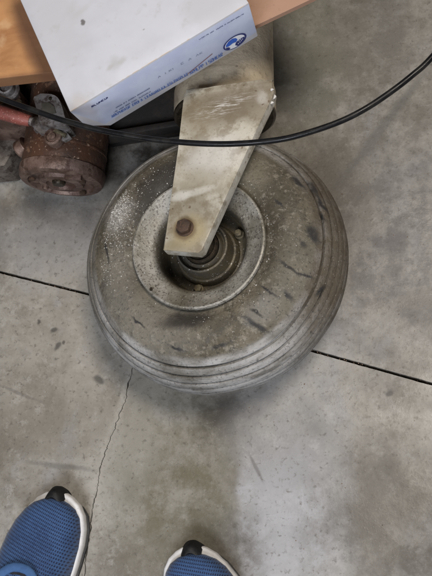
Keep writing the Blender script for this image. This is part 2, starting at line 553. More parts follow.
    cl_ = m.math('MAXIMUM', m.math('MULTIPLY', m.ramp(m.noise(9, 3), 0.45, 0.7), 0.55), m.spot(aw(125, 215, .062).x, aw(125, 215, .062).y, 0.03, 0.055, R(-15), 0.8))
    c = m.mix(c, (0.42, 0.40, 0.36), m.math('MULTIPLY', m.math('MULTIPLY', m.ramp(g1, 0.16, 0.24, 1, 0), cl_), m.ramp(m.noise(420, 1), 0.5, 0.58)))
    fine = m.noise(300, 4, 0.7)
    c = m.mix(c, (0.02, 0.018, 0.015), m.ramp(fine, 0.54, 0.70, 0, 0.7))
    m.bump(m.math('ADD', fine, m.math('MULTIPLY', n2, 1.2)), 0.0013, 0.8)
    return m.out(c, m.ramp(n2, 0.4, 0.65, 0.85, 0.55))
M_tyre = tyre_mat()
tyre = obj('tyre', bm, M_tyre, wheel, angle=38)

# --- rim
def rim_mat():
    m = Mat('chipped_grey_rim_paint', 0.55, 0.25)
    X = m.xyz()
    n1 = m.noise(35, 5, 0.7)
    c = m.mix((0.20, 0.188, 0.16), (0.34, 0.325, 0.29), m.ramp(n1, 0.35, 0.62))
    c = m.mix(c, (0.13, 0.115, 0.08), m.math('MULTIPLY', m.ramp(m.noise(20, 4, 0.6, src=m.mapping(loc=(1, 4, 2))), 0.46, 0.66), 0.7))
    # the well has collected oily olive dirt
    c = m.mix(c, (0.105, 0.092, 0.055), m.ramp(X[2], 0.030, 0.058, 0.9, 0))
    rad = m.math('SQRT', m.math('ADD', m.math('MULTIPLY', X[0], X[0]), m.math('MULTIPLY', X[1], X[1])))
    c = m.mix(c, m.mix((0.072, 0.057, 0.032), (0.030, 0.024, 0.015), m.ramp(n1, 0.4, 0.6)), m.ramp(rad, 0.049, 0.058, 0.88, 0))  # dirt around the hub, deepened to stand for weaker light in the well
    fine = m.noise(420, 3, 0.6)
    c = m.mix(c, (0.06, 0.05, 0.04), m.ramp(fine, 0.53, 0.64, 0, 0.8))
    c = m.mix(c, (0.60, 0.59, 0.56), m.ramp(m.noise(520, 2, 0.5, src=m.mapping(loc=(8, 8, 8))), 0.66, 0.74, 0, 0.8))
    m.bump(m.math('ADD', fine, m.math('MULTIPLY', n1, 0.8)), 0.0007, 0.5)
    return m.out(c, m.ramp(n1, 0.35, 0.65, 0.42, 0.7))
M_rim = rim_mat()
rp = [(0.0660, 0.045), (0.0735, 0.0600), (0.0755, 0.0625), (0.0766, 0.0655), (0.0757, 0.0680), (0.0738, 0.0686), (0.0722, 0.0676), (0.0700, 0.0652), (0.0580, 0.0595),
      (0.0535, 0.0570), (0.0515, 0.0535), (0.0505, 0.044), (0.0490, 0.028), (0.0460, 0.0242), (0.0400, 0.0235), (0.0375, 0.0245), (0.0362, 0.0300), (0.0345, 0.0330),
      (0.0325, 0.0335), (0.0315, 0.0350), (0.0308, 0.0500), (0.0298, 0.0530), (0.0280, 0.0535), (0.0270, 0.0500), (0.0262, 0.0470), (0.0240, 0.0465), (0.0232, 0.0500), (0.0215, 0.0520), (0.0205, 0.0520), (0.0200, 0.030), (0.0, 0.030)]
rb = [(0.0, -0.02), (0.04, -0.02), (0.05, -0.05), (0.074, -0.062), (0.066, -0.05), (0.062, -0.03), (0.062, 0.03)]
bm = bmesh.new()
lathe([(max(r, 0.0005), h) for (r, h) in rp[::-1]] + [], 128, bm=bm, cap=False)
lathe([(max(r, 0.0005), h) for (r, h) in rb], 96, bm=bm, cap=False)
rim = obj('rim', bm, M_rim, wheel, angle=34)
M_rust = plain('rusty_steel', (0.085, 0.050, 0.032), (0.045, 0.030, 0.022), 90, 0.7, 0.35, 0.8, 400, (0.22, 0.12, 0.06))
M_oil = plain('oily_dark_steel', (0.055, 0.042, 0.028), (0.022, 0.018, 0.013), 120, 0.38, 0.5, 0.5, 300, (0.16, 0.12, 0.07))
M_boltg = plain('dirty_bolt_steel', (0.17, 0.14, 0.085), (0.07, 0.06, 0.04), 200, 0.5, 0.4, 0.6, 500)
for (px, py) in ((198, 284), (238, 232), (160, 222)):
    p = aw(px, py, 0.036)
    rr = 0.0425
    p = Vector((p.x, p.y, 0)).normalized() * rr
    bm = lathe([(0.0056, 0.0230), (0.0056, 0.0296), (0.0050, 0.0302), (0.001, 0.0302)], 24, M=Matrix.Translation((p.x, p.y, 0)))
    hexbolt(0.0044, 0.0050, 0.0302, (p.x, p.y), px, bm)
    obj('rim_bolt', bm, M_boltg, rim, angle=30)
# valve stem seen at the left edge of the rim
pv = aw(150, 292, 0.066)
bm = tube([Vector((pv.x, pv.y, 0.058)), Vector((pv.x * 0.985, pv.y * 0.985, 0.064)), Vector((pv.x * 0.95, pv.y * 0.95, 0.0705))], lambda t: 0.0022 - 0.0006 * t, 12)
obj('valve_stem', bm, M_oil, rim, angle=30)
# bearing, spacers
bm = lathe([(0.0198, 0.030), (0.0198, 0.057), (0.0185, 0.0590), (0.0172, 0.0590), (0.0168, 0.0560), (0.0135, 0.0560), (0.0132, 0.060), (0.0, 0.060)][:-1] + [(0.0005, 0.060)], 72)
obj('bearing', bm, M_oil, wheel, angle=30)
bm = bmesh.new()
lathe([(0.0005, 0.058), (0.0150, 0.058), (0.0165, 0.0600), (0.0165, 0.0660), (0.0150, 0.0680), (0.0135, 0.0684), (0.0132, 0.0740), (0.0165, 0.0745), (0.0168, 0.0840), (0.0125, 0.0845), (0.0120, 0.0985), (0.0005, 0.0985)], 64, bm=bm)
obj('axle_spacer', bm, M_oil, wheel, angle=30)

# --- fork arm
HA = HB
def cream():
    m = Mat('chipped_cream_fork_paint', 0.5)
    n1 = m.noise(14, 5, 0.62)
    n2 = m.noise(55, 6, 0.7, src=m.mapping(loc=(3, 1, 2)))
    c = m.mix((0.27, 0.238, 0.178), (0.46, 0.43, 0.36), m.ramp(n1, 0.38, 0.60))
    c = m.mix(c, (0.17, 0.135, 0.082), m.math('MULTIPLY', m.ramp(n2, 0.46, 0.62), 0.75))
    wp = m.warp(0.014, 60)
    def blot(c, px, py, rx, ry, ang, col, amt, soft=0.6, s=None):
        p = aw(px, py, HA)
        return m.mix(c, col, m.math('MULTIPLY', m.spot(p.x, p.y, rx, ry, R(ang), soft, src=s or wp), amt))
    c = blot(c, 225, 104, 0.050, 0.020, 6, (0.15, 0.118, 0.078), 0.9, 0.8)
    c = blot(c, 200, 120, 0.02, 0.02, 0, (0.25, 0.21, 0.14), 0.55, 0.8)
    c = blot(c, 212, 158, 0.03, 0.022, 20, (0.52, 0.50, 0.46), 0.7)
    c = blot(c, 197, 178, 0.020, 0.012, 0, (0.30, 0.27, 0.20), 0.45)
    c = blot(c, 190, 232, 0.017, 0.017, 0, (0.32, 0.26, 0.14), 0.75, 0.5)
    c = blot(c, 185, 229, 0.0125, 0.0125, 0, (0.13, 0.085, 0.04), 0.85, 0.25, s=m.warp(0.004, 120))
    c = blot(c, 172, 246, 0.012, 0.006, 0, (0.22, 0.18, 0.10), 0.6)
    c = blot(c, 262, 98, 0.006, 0.008, 20, (0.50, 0.48, 0.44), 0.5, 0.6)
    # bare pale scraped wedge
    c = blot(c, 196, 192, 0.021, 0.0040, 10, (0.52, 0.50, 0.44), 0.65, 0.5, s=m.warp(0.003, 90))
    c = blot(c, 181, 196, 0.010, 0.0055, 8, (0.55, 0.53, 0.48), 0.6, 0.45, s=m.warp(0.003, 90))
    # bright scrape strokes near the crown
    scr = m.noise(1.0, 5, 0.7, src=m.mapping(scale=(60, 420, 1), rot=(0, 0, -0.45)), dist=0.6)
    scr2 = m.noise(1.0, 5, 0.7, src=m.mapping(scale=(50, 500, 1), rot=(0, 0, -0.95), loc=(3, 3, 0)), dist=0.6)
    p = aw(222, 106, HA)
    sm = m.spot(p.x, p.y, 0.030, 0.009, 0.25, 0.6, src=wp)
    c = m.mix(c, (0.60, 0.58, 0.54), m.math('MULTIPLY', sm, m.math('MAXIMUM', m.ramp(scr, 0.50, 0.64, 0, 0.75), m.ramp(scr2, 0.52, 0.66, 0, 0.75))))
    Zs = m.xyz()[2]
    side = m.math('MULTIPLY', m.ramp(Zs, HA - 0.0004, HA - 0.0012), m.ramp(Zs, 0.085, 0.094))
    c = m.mix(c, (0.60, 0.58, 0.52), m.math('MULTIPLY', side, m.ramp(n2, 0.40, 0.6, 0.75, 0.15)))  # side faces painted paler, for the edge catching light
    # rust where the edge is worn, tiny chips
    chip = m.math('MULTIPLY', m.ramp(m.vor(120, src=m.warp(0.006, 160)), 0.12, 0.2, 1, 0), m.ramp(m.noise(18, 3, src=m.mapping(loc=(7, 2, 1))), 0.5, 0.62))
    c = m.mix(c, (0.09, 0.055, 0.03), m.math('MULTIPLY', chip, 0.75))
    f = m.noise(350, 3, 0.65)
    c = m.mix(c, (0.16, 0.13, 0.09), m.ramp(f, 0.56, 0.72, 0, 0.5))
    m.bump(m.math('ADD', m.math('MULTIPLY', f, 0.6), n2), 0.0006, 0.5)
    return m.out(c, m.ramp(n2, 0.4, 0.65, 0.38, 0.65))
M_cream = cream()
apx = [(163, 250), (198, 253), (202, 250), (260, 122), (272, 98), (274, 91), (271, 82), (262, 79), (215, 86), (190, 90), (184, 94), (183, 104), (178, 150), (170, 205)]
TH = 0.0155
arm_poly = [(aw(x, y, HA).x, aw(x, y, HA).y) for (x, y) in apx]
arm = obj('fork_arm', prism(arm_poly, HA - TH, HA, 0.0012, 2), M_cream, wheel, angle=30)
# the crown: bent down from the wide end of the arm
q0, q1 = aw(186, 91, HA), aw(272, 81, HA)
ux = (q1 - q0)
wl = ux.length
ux.normalize()
uy = Vector((-ux.y, ux.x, 0))
bm = bmesh.new()
secs = []
pr = [(-0.0105, HA - 0.0015), (-0.004, HA + 0.0003), (0.001, HA - 0.0006), (0.0042, HA - 0.0040), (0.0058, HA - 0.009), (0.006, HA - 0.017), (0.030, 0.04), (0.014, 0.03), (-0.006, HA - 0.015)]
NS = 18
for i in range(NS + 1):
    t = i / NS
    ring = []
    for (dy, h) in pr:
        t_in = t * (1 - 0.75 * (HA - h) / HA) if h < HA - 0.01 else t
        j = noise.noise(Vector((t * 7, dy * 200, h * 40))) * 0.0011
        p = q0 + ux * (wl * t_in) + uy * (dy + j)
        ring.append(bm.verts.new((p.x, p.y, h + j * 0.7 + (0.0006 if 0 else 0))))
    secs.append(ring)
for i in range(NS):
    for k in range(len(pr)):
        bm.faces.new((secs[i][k], secs[i][(k + 1) % len(pr)], secs[i + 1][(k + 1) % len(pr)], secs[i + 1][k]))
bm.faces.new(secs[0])
bm.faces.new(secs[-1][::-1])
obj('fork_crown', bm, M_cream, wheel, angle=40)
for (px, py, sz, hh) in ((274, 97, 0.0050, -0.006), (272, 90, 0.0022, 0.0002), (272, 103, 0.0022, -0.004)):
    p = aw(px, py, HA + hh)
    rf = random.Random(px)
    poly = [(p.x + sz * (0.45 + 0.55 * rf.random()) * math.cos(k * 1.05), p.y + sz * (0.35 + 0.5 * rf.random()) * math.sin(k * 1.05)) for k in range(6)]
    obj('paint_flake', prism(poly, HA + hh, HA + hh + 0.0012), plain('white_paint_flake', (0.66, 0.65, 0.63), (0.5, 0.48, 0.45), 200, 0.5), wheel)
# steering tube running on from the crown
def grimy():
    m = Mat('grimy_beige_casting', 0.6)
    n1 = m.noise(13, 6, 0.66)
    n2 = m.noise(70, 5, 0.7)
    c = m.mix((0.60, 0.52, 0.39), (0.40, 0.34, 0.25), m.ramp(n1, 0.40, 0.62))
    c = m.mix(c, (0.12, 0.095, 0.06), m.math('MULTIPLY', m.ramp(n2, 0.50, 0.70), 0.5))
    c = m.mix(c, (0.05, 0.035, 0.022), m.ramp(m.vor(60, src=m.warp(0.012, 60)), 0.04, 0.16, 0.5, 0))
    c = m.mix(c, (0.42, 0.40, 0.34), m.ramp(m.noise(1, 4, 0.6, src=m.mapping(scale=(90, 14, 40))), 0.6, 0.72, 0, 0.55))
    m.bump(m.math('ADD', n2, m.noise(300, 3)), 0.0009, 0.6)
    return m.out(c, m.ramp(n1, 0.4, 0.6, 0.45, 0.72))
M_grime = grimy()
pa, pb = aw(175, 84, 0.03), aw(273, 76, 0.03)
cx = (pa.x + pb.x) / 2
rt_ = (pb.x - pa.x) / 2
y0 = q0.y + 0.0125
Mx = Matrix.Translation((cx, y0, 0.022)) @ Matrix.Rotation(-PI / 2, 4, 'X')
bm = lathe([(0.001, 0.0), (rt_ * 0.96, 0.0), (rt_, 0.003), (rt_, 0.030), (rt_ * 0.985, 0.034), (rt_ * 0.97, 0.036), (rt_ * 0.965, 0.16), (rt_ * 1.0, 0.162), (rt_ * 1.0, 0.175), (rt_ * 0.6, 0.178), (0.001, 0.178)], 96, M=Mx)
obj('steering_tube', bm, M_grime, wheel, angle=30)
obj('shade_disc', lathe([(0.001, -0.003), (rt_ * 0.95, -0.003), (rt_ * 0.995, -0.001), (rt_ * 1.003, 0.002), (0.001, 0.002)], 64, M=Mx), M_oil, wheel, angle=30)  # dark disc added over the tube end to stand for shade
# axle bolt on the arm
pc = aw(185, 228, HA)
bm = lathe([(0.0094, HA), (0.0094, HA + 0.0012), (0.0088, HA + 0.0016), (0.001, HA + 0.0016)], 40, M=Matrix.Translation((pc.x, pc.y, 0)))
hexbolt(0.0083, 0.0062, HA + 0.0016, (pc.x, pc.y), 0.28, bm, 0.0009)
obj('axle_bolt', bm, M_rust, wheel, angle=30)
bm = lathe([(0.0040, HA - TH - 0.03), (0.0080, HA - TH - 0.004), (0.0080, HA - TH)], 32, M=Matrix.Translation((pc.x, pc.y, 0)))
obj('axle', bm, M_oil, wheel, angle=30)

# ================================================================ WOOD BOARD, CARDBOARD, BOX
def wood():
    m = Mat('weathered_orange_plywood', 0.6)
    g = m.noise(1, 6, 0.65, src=m.mapping(scale=(7, 26, 20), rot=(0, 0, 0.04)), dist=0.4)
    c = m.mix((0.46, 0.235, 0.098), (0.34, 0.16, 0.065), m.ramp(g, 0.42, 0.64))
    c = m.mix(c, (0.30, 0.15, 0.07), m.math('MULTIPLY', m.ramp(m.noise(9, 4, 0.6), 0.50, 0.70), 0.6))
    c = m.mix(c, (0.62, 0.42, 0.24), m.ramp(m.noise(24, 4, 0.6, src=m.mapping(loc=(2, 2, 2))), 0.56, 0.72, 0, 0.5))
    X = m.xyz(m.warp(0.004, 60))
    return m, c, X
ZB = 0.226
m, c, X = wood()
p1, p2 = at(20, 0, ZB), at(52, 80, ZB)
d = p2 - p1
c = m.mix(c, (0.22, 0.105, 0.055), m.math('MULTIPLY', m.spot(at(34, 38, ZB).x, at(34, 38, ZB).y, 0.060, 0.015, math.atan2(d.y, d.x), 0.35, src=m.warp(0.004, 50)), 0.75))
c = m.mix(c, (0.16, 0.07, 0.035), m.ramp(X[1], at(20, 78, ZB).y + 0.001, at(20, 71, ZB).y, 0.75, 0))
f = m.noise(260, 3)
m.bump(f, 0.0005, 0.4)
M_wood = m.out(c, 0.6)
TB = 0.018
yb = at(20, 76, ZB).y
xl, xr = at(-420, 78, ZB).x, at(96, 60, ZB).x
board = obj('wooden_board', boxm(xr - xl, 0.5, TB, ((xl + xr) / 2, yb + 0.25, ZB - TB / 2), 0.0012, 2), M_wood)
tag(board, 'orange brown plywood shelf board with a darker strip beside the white box', 'board')
# cardboard sheet under the far end of the box
M_card = plain('pinkish_brown_cardboard', (0.36, 0.215, 0.145), (0.30, 0.175, 0.115), 12, 0.8, 0, 0.2, 200)
k0, k1 = at(252, 27, ZB), at(312, -1.5, ZB)
dk = (k1 - k0).normalized()
nk = Vector((-dk.y, dk.x, 0))
a0 = k0 - dk * 0.055
b0 = k1 + dk * 0.05
qq = [a0, b0, b0 + nk * 0.2, a0 + nk * 0.2]
bm = prism([(p.x, p.y) for p in qq], ZB - 0.007, ZB, 0.0006, 1)
sheet = obj('cardboard_sheet', bm, M_card)
tag(sheet, 'pinkish brown cardboard edge showing beyond the right end of the white box', 'cardboard')

# the white carton
TBX = 0.059
ZT = ZB + TBX
A_ = at(70, 112, ZT)
B_ = at(249, 3, ZT)
ex = (B_ - A_)
LX = ex.length
ex.normalize()
ey = Vector((-ex.y, ex.x, 0))
MB = Matrix((ex, ey, Vector((0, 0, 1)))).transposed().to_4x4()
MB.translation = Vector((A_.x, A_.y, ZB + 0.0005))
carton = thing('cardboard_box', 'scuffed white cardboard box with blue printing and round logo on its side', 'box', MB)
WX = 0.20
# direction of the left edge as the photo has it
Dd = at(15, -12, ZT) - A_
sk = (Dd.dot(ex) / Dd.dot(ey))
def whitebox():
    m = Mat('scuffed_white_card', 0.6)
    n1 = m.noise(10, 5, 0.6)
    c = m.mix((0.52, 0.53, 0.575), (0.46, 0.465, 0.495), m.ramp(n1, 0.4, 0.65))
    c = m.mix(c, (0.41, 0.405, 0.40), m.math('MULTIPLY', m.ramp(m.noise(45, 5, 0.7), 0.56, 0.72), 0.5))
    MBi = MB.inverted()
    def sp(c, px, py, rx, ry, an, col, amt, s=0.5):
        p = MBi @ at(px, py, ZT)
        return m.mix(c, col, m.math('MULTIPLY', m.spot(p.x, p.y, rx, ry, R(an), s, src=m.warp(0.005, 130)), amt))
    Z = m.xyz()
    top = c
    top = sp(top, 83, 22, 0.0036, 0.0022, 70, (0.12, 0.11, 0.11), 0.9, 0.35)
    top = sp(top, 72, 8, 0.008, 0.005, 30, (0.42, 0.41, 0.40), 0.25, 0.8)
    top = sp(top, 80, 12, 0.012, 0.003, 10, (0.42, 0.41, 0.40), 0.3, 0.8)
    top = sp(top, 115, 64, 0.007, 0.005, 70, (0.33, 0.32, 0.30), 0.42, 0.8)
    top = sp(top, 122, 61, 0.005, 0.003, 20, (0.36, 0.35, 0.33), 0.5, 0.8)
    top = sp(top, 144, 30, 0.0012, 0.0008, 20, (0.25, 0.24, 0.23), 0.6)
    top = sp(top, 110, 68, 0.004, 0.002, 20, (0.36, 0.35, 0.33), 0.5, 0.8)
    # pale blue ground on the label side
    blue = m.mix((0.44, 0.49, 0.65), (0.50, 0.55, 0.69), m.ramp(m.noise(22, 4), 0.4, 0.6))
    onside = m.ramp(Z[1], 0.0012, 0.0018, 1, 0)
    band = m.math('MULTIPLY', m.ramp(Z[2], 0.0075, 0.009), m.ramp(Z[2], TBX - 0.003, TBX - 0.0018, 1, 0))
    c = m.mix(top, m.mix(c, blue, band), onside)
    # rubbed brown corners and edges
    c = m.mix(c, (0.33, 0.25, 0.17), m.math('MULTIPLY', m.spot(0.012, 0.0, 0.010, 0.012, 0, 0.6, src=m.warp(0.01, 90)), 0.30))
    ed = m.math('MULTIPLY', m.ramp(m.math('ABSOLUTE', m.math('SUBTRACT', Z[2], TBX)), 0.0003, 0.0012, 1, 0), m.ramp(m.math('ABSOLUTE', Z[1]), 0.0003, 0.0012, 1, 0))
    c = m.mix(c, (0.50, 0.40, 0.31), m.math('MULTIPLY', ed, m.ramp(m.noise(60, 3), 0.5, 0.62)))
    m.bump(m.noise(1, 2, 0.5, src=m.mapping(scale=(260, 8, 8))), 0.0003, 0.25)
    m.bump(m.noise(16, 3), 0.004, 0.25)
    return m.out(c, m.ramp(n1, 0.3, 0.7, 0.5, 0.65))
M_box = whitebox()
ch = 0.026
NXx, NYy = 24, 12
bm = bmesh.new()
top = [[None] * (NYy + 1) for _ in range(NXx + 1)]
def bulge(x, y):
    return 0.0016 * noise.noise(Vector((x * 14, y * 14, 2)))
for i in range(NXx + 1):
    for j in range(NYy + 1):
        y = WX * j / NYy
        x0 = sk * y
        x = x0 + (LX - x0) * i / NXx
        edge = (i in (0, NXx)) or (j in (0, NYy))
        top[i][j] = bm.verts.new((x, y, TBX + (0 if edge else bulge(x, y))))
for i in range(NXx):
    for j in range(NYy):
        bm.faces.new((top[i][j], top[i + 1][j], top[i + 1][j + 1], top[i][j + 1]))
front_low = [bm.verts.new((ch + (LX - ch) * i / NXx, 0.0006 * math.sin(i * 1.1) * 0 - 0.0, 0)) for i in range(NXx + 1)]
for i in range(NXx):
    bm.faces.new((top[i][0], front_low[i], front_low[i + 1], top[i + 1][0]))
yl = 0.016
bl0 = bm.verts.new((sk * yl + 0.001, yl, 0))
bl1 = bm.verts.new((sk * WX, WX, 0))
br1 = bm.verts.new((LX, WX, 0))
bm.faces.new((top[0][0], bl0, front_low[0]))
bm.faces.new([top[0][j] for j in range(NYy + 1)] + [bl1, bl0])
bm.faces.new([top[NXx][j] for j in range(NYy, -1, -1)] + [front_low[-1], br1])
bm.faces.new([top[i][NYy] for i in range(NXx, -1, -1)] + [bl1, br1])
bm.faces.new(front_low + [br1, bl1, bl0])
bmesh.ops.recalc_face_normals(bm, faces=bm.faces)
sharp = [e for e in bm.edges if len(e.link_faces) == 2 and e.calc_face_angle(0) > R(40)]
bmesh.ops.bevel(bm, geom=sharp, offset=0.0012, segments=2, affect='EDGES', profile=0.5)
obj('carton', bm, M_box, carton, angle=35)

# printing on the label side: x along the box, z up the side, front face at y = 0
M_ink = plain('blue_print_ink', (0.045, 0.11, 0.36), (0.08, 0.15, 0.42), 200, 0.6, 0, 0)
M_inkd = plain('dark_print_ink', (0.09, 0.12, 0.24), (0.14, 0.17, 0.30), 200, 0.6, 0, 0)
M_inkg = plain('faint_grey_print_ink', (0.22, 0.26, 0.36), (0.28, 0.32, 0.42), 200, 0.7, 0, 0)
M_inkb = plain('bright_blue_print_ink', (0.025, 0.11, 0.50), (0.03, 0.09, 0.42), 300, 0.55, 0, 0)
M_inkn = plain('navy_print_ink', (0.015, 0.025, 0.13), (0.02, 0.03, 0.16), 200, 0.55, 0, 0)
M_inkr = plain('dull_red_print_ink', (0.20, 0.06, 0.06), (0.12, 0.05, 0.07), 200, 0.6, 0, 0)
M_inkw = plain('white_print', (0.72, 0.74, 0.80), (0.66, 0.68, 0.74), 200, 0.6, 0, 0)
def sidept(px, py):
    """box-local (x, z) of a spot of the label side"""
    Mi = MB.inverted()
    o = Mi @ CAMP
    dd = Mi.to_3x3() @ ray(px, py)
    p = o + dd * ((0 - o.y) / dd.y)
    return Vector((p.x, p.z))
def flat(bm, poly, lift):
    vs = [bm.verts.new((p[0], -lift, p[1])) for p in poly]
    bm.faces.new(vs)
def stroke(bm, p, q, wd, lift):
    d = (q - p)
    if d.length < 1e-6:
        return
    d.normalize()
    n = Vector((-d.y, d.x)) * wd / 2
    flat(bm, [p - n, q - n, q + n, p + n], lift)
SEG = {'a': ((0, 1), (1, 1)), 'b': ((1, 1), (1, .5)), 'c': ((1, .5), (1, 0)), 'd': ((0, 0), (1, 0)), 'e': ((0, .5), (0, 0)), 'f': ((0, 1), (0, .5)), 'g': ((0, .5), (1, .5)),
       'k': ((0, 0), (.5, 1)), 'l': ((.5, 1), (1, 0)), 'm': ((0, .5), (1, 1)), 'n': ((0, .5), (1, 0))}
GL = ['abcdef', 'adefg', 'abefg', 'klg', 'fed', 'bcefg', 'aefgd', 'kl', 'femn', 'abefgn', 'afgcd', 'fedcb', 'adef', 'ef']
def lettering(rows, mat, name, lift=0.0005, seed=1):
    rnd = random.Random(seed)
    bm = bmesh.new()
    for (x0, y0, x1, y1, hh, adv, wdt, gaps) in rows:
        p, q = sidept(x0, y0), sidept(x1, y1)
        d = (q - p)
        L = d.length
        d.normalize()
        n = Vector((-d.y, d.x))
        k = 0
        s = 0
        while s < L - adv * 0.6:
            if k in gaps:
                s += adv
                k += 1
                continue
            g = rnd.choice(GL)
            wl_ = adv * 0.66
            for ch_ in g:
                (a, b), (c_, d2) = SEG[ch_]
                stroke(bm, p + d * (s + a * wl_) + n * (b * hh), p + d * (s + c_ * wl_) + n * (d2 * hh), wdt, lift)
                lift += 0.0000015
            s += adv
            k += 1
    o = obj(name, bm, mat, carton, kind='stuff')
    return o
lettering([(112, 117.5, 188, 74.5, 0.0042, 0.0025, 0.00055, (9, 15, 26))], M_ink, 'lettering', seed=3)
lettering([(190, 74.5, 223, 55, 0.0052, 0.0029, 0.0007, (6,))], M_ink, 'lettering', seed=9)
lettering([(92, 107, 109, 97, 0.0024, 0.0030, 0.0008, ())], M_inkn, 'lettering', seed=5)
lettering([(116, 108, 150, 88, 0.0016, 0.0015, 0.0004, (5, 9, 16)), (114, 112.5, 152, 90.5, 0.0016, 0.0015, 0.0004, (3, 8, 13, 19))], M_inkd, 'lettering', seed=7)
lettering([(158, 78, 176, 67.5, 0.0026, 0.0044, 0.0007, (1,)), (181, 64.5, 202, 53, 0.0026, 0.0044, 0.0007, (1, 3))], M_inkg, 'lettering', seed=11)
lettering([(199, 39.5, 244, 13.5, 0.0013, 0.0014, 0.0004, (8, 13, 20))], M_inkd, 'lettering', seed=13)
bm = bmesh.new()
stroke(bm, sidept(187, 74), sidept(212, 53.5), 0.0011, 0.0006)
obj('printed_line', bm, M_inkr, carton)
bm = bmesh.new()
stroke(bm, sidept(150, 95.5), sidept(188, 74.5), 0.0010, 0.00062)
obj('printed_line', bm, M_inkd, carton)
# logo: dark ring, white inside, bright blue land and navy band with small marks
lc = sidept(234.5, 41.5)
la = (sidept(246, 35) - sidept(223, 48)).length / 2
lb = 0.0100
axd = (sidept(246, 35) - sidept(223, 48)).normalized()
ayd = Vector((-axd.y, axd.x))
def ell(s, n=40):
    return [lc + axd * (la * s * math.cos(2 * PI * k / n)) + ayd * (lb * s * math.sin(2 * PI * k / n)) for k in range(n)]
bm = bmesh.new()
flat(bm, ell(1.0), 0.0007)
logo = obj('logo', bm, M_inkn, carton)
bm = bmesh.new()
flat(bm, ell(0.86), 0.0009)
obj('logo_ground', bm, M_inkw, logo)
bm = bmesh.new()
def lp(u, v):
    return lc + axd * (la * u) + ayd * (lb * v)
flat(bm, [lp(-.80, .0), lp(-.55, -.12), lp(-.2, .02), lp(.12, -.05), lp(.25, .25), lp(.12, .6), lp(-.15, .80), lp(-.5, .66), lp(-.75, .3)], 0.0011)
obj('logo_shape', bm, M_inkb, logo)
bm = bmesh.new()
flat(bm, [lp(.05, -.12), lp(-.05, -.45), lp(.15, -.80), lp(.5, -.70), lp(.8, -.3), lp(.84, .1), lp(.6, .12), lp(.30, .05)], 0.0013)
flat(bm, [lp(-.84, -.05), lp(-.6, -.2), lp(-.45, -.5), lp(-.6, -.62), lp(-.78, -.35)], 0.0013)
obj('logo_shape', bm, M_inkn, logo)
bm = bmesh.new()
for (u, v) in ((.2, -.5), (.35, -.42), (.48, -.32), (.6, -.18), (.3, -.12), (.45, -.05)):
    stroke(bm, lp(u, v), lp(u + .05, v + .14), 0.0007, 0.0015)
obj('logo_marks', bm, M_inkw, logo)

# ================================================================ MOTOR
def motormat():
    m = Mat('rust_brown_motor_paint', 0.55, 0.1)
    n1 = m.noise(22, 6, 0.68)
    c = m.mix((0.085, 0.040, 0.024), (0.040, 0.022, 0.014), m.ramp(n1, 0.38, 0.62))
    c = m.mix(c, (0.20, 0.11, 0.065), m.math('MULTIPLY', m.ramp(m.noise(80, 5, 0.7), 0.54, 0.68), 0.75))
    c = m.mix(c, (0.42, 0.30, 0.22), m.math('MULTIPLY', m.ramp(m.noise(260, 3, 0.6), 0.62, 0.7), m.ramp(m.noise(12, 3, src=m.mapping(loc=(2, 8, 1))), 0.45, 0.6)))
    m.bump(m.noise(120, 5, 0.7), 0.0012, 0.8)
    return m.out(c, m.ramp(n1, 0.4, 0.6, 0.45, 0.75))
M_motor = motormat()
def palecast(name, a, b, dirt):
    m = Mat(name, 0.55, 0.35)
    n1 = m.noise(28, 5, 0.7)
    c = m.mix(a, b, m.ramp(n1, 0.38, 0.62))
    c = m.mix(c, dirt, m.math('MULTIPLY', m.ramp(m.noise(65, 6, 0.72, src=m.mapping(loc=(4, 4, 1))), 0.48, 0.62), 0.85))
    m.bump(m.noise(140, 5, 0.7), 0.0012, 0.8)
    return m.out(c, 0.5)
M_pale = palecast('corroded_pale_alloy', (0.22, 0.150, 0.120), (0.11, 0.066, 0.050), (0.06, 0.030, 0.020))
M_alloy = palecast('dull_alloy', (0.30, 0.28, 0.27), (0.15, 0.13, 0.12), (0.06, 0.042, 0.034))
mr = 0.0535
pm = at(62, 178, 0.057)
ax = Vector((-0.10, -1.0, -0.06)).normalized()        # axis points at the viewer's feet
zx = (Vector((0, 0, 1)) - ax * ax.z).normalized()
xx = zx.cross(ax)
MM = Matrix((xx, zx, ax)).transposed().to_4x4()
MM.translation = pm
motor = thing('electric_motor', 'rusty brown cylindrical motor with a corroded pale end cap beside the wheel', 'motor', MM)
obj('motor_body', lathe([(0.001, -0.14), (mr * 0.93, -0.14), (mr, -0.134), (mr, -0.034), (mr * 1.012, -0.0335), (mr * 1.012, -0.031), (mr, -0.0305), (mr, -0.006), (mr * 0.97, -0.003), (0.001, -0.003)], 96), M_motor, motor, angle=30)
bm = lathe([(mr * 0.96, -0.010), (mr * 1.025, -0.009), (mr * 1.03, -0.004), (mr * 1.01, 0.003), (mr * 0.97, 0.0065), (mr * 0.80, 0.0085), (mr * 0.76, 0.0045), (mr * 0.56, 0.004), (mr * 0.52, 0.0085), (mr * 0.36, 0.0095), (mr * 0.33, 0.0045), (0.001, 0.004)], 96)
for v in bm.verts:
    v.co += Vector((0, 0, 0.0006 * noise.noise(v.co * 90)))
cap = obj('end_cap', bm, M_pale, motor, angle=45)
def put(name, bm, mat, par, x, y, z, **k):
    bm.transform(Matrix.Translation((x, y, z)))
    return obj(name, bm, mat, par, **k)
put('terminal', lathe([(0.0085, 0), (0.0085, 0.009), (0.0070, 0.011), (0.001, 0.0112)], 32), M_oil, cap, 0.002, 0.012, 0.003, angle=30)
put('terminal', lathe([(0.0040, 0), (0.0040, 0.010), (0.0030, 0.011), (0.001, 0.0112)], 24), M_pale, cap, -0.024, -0.006, 0.003, angle=30)
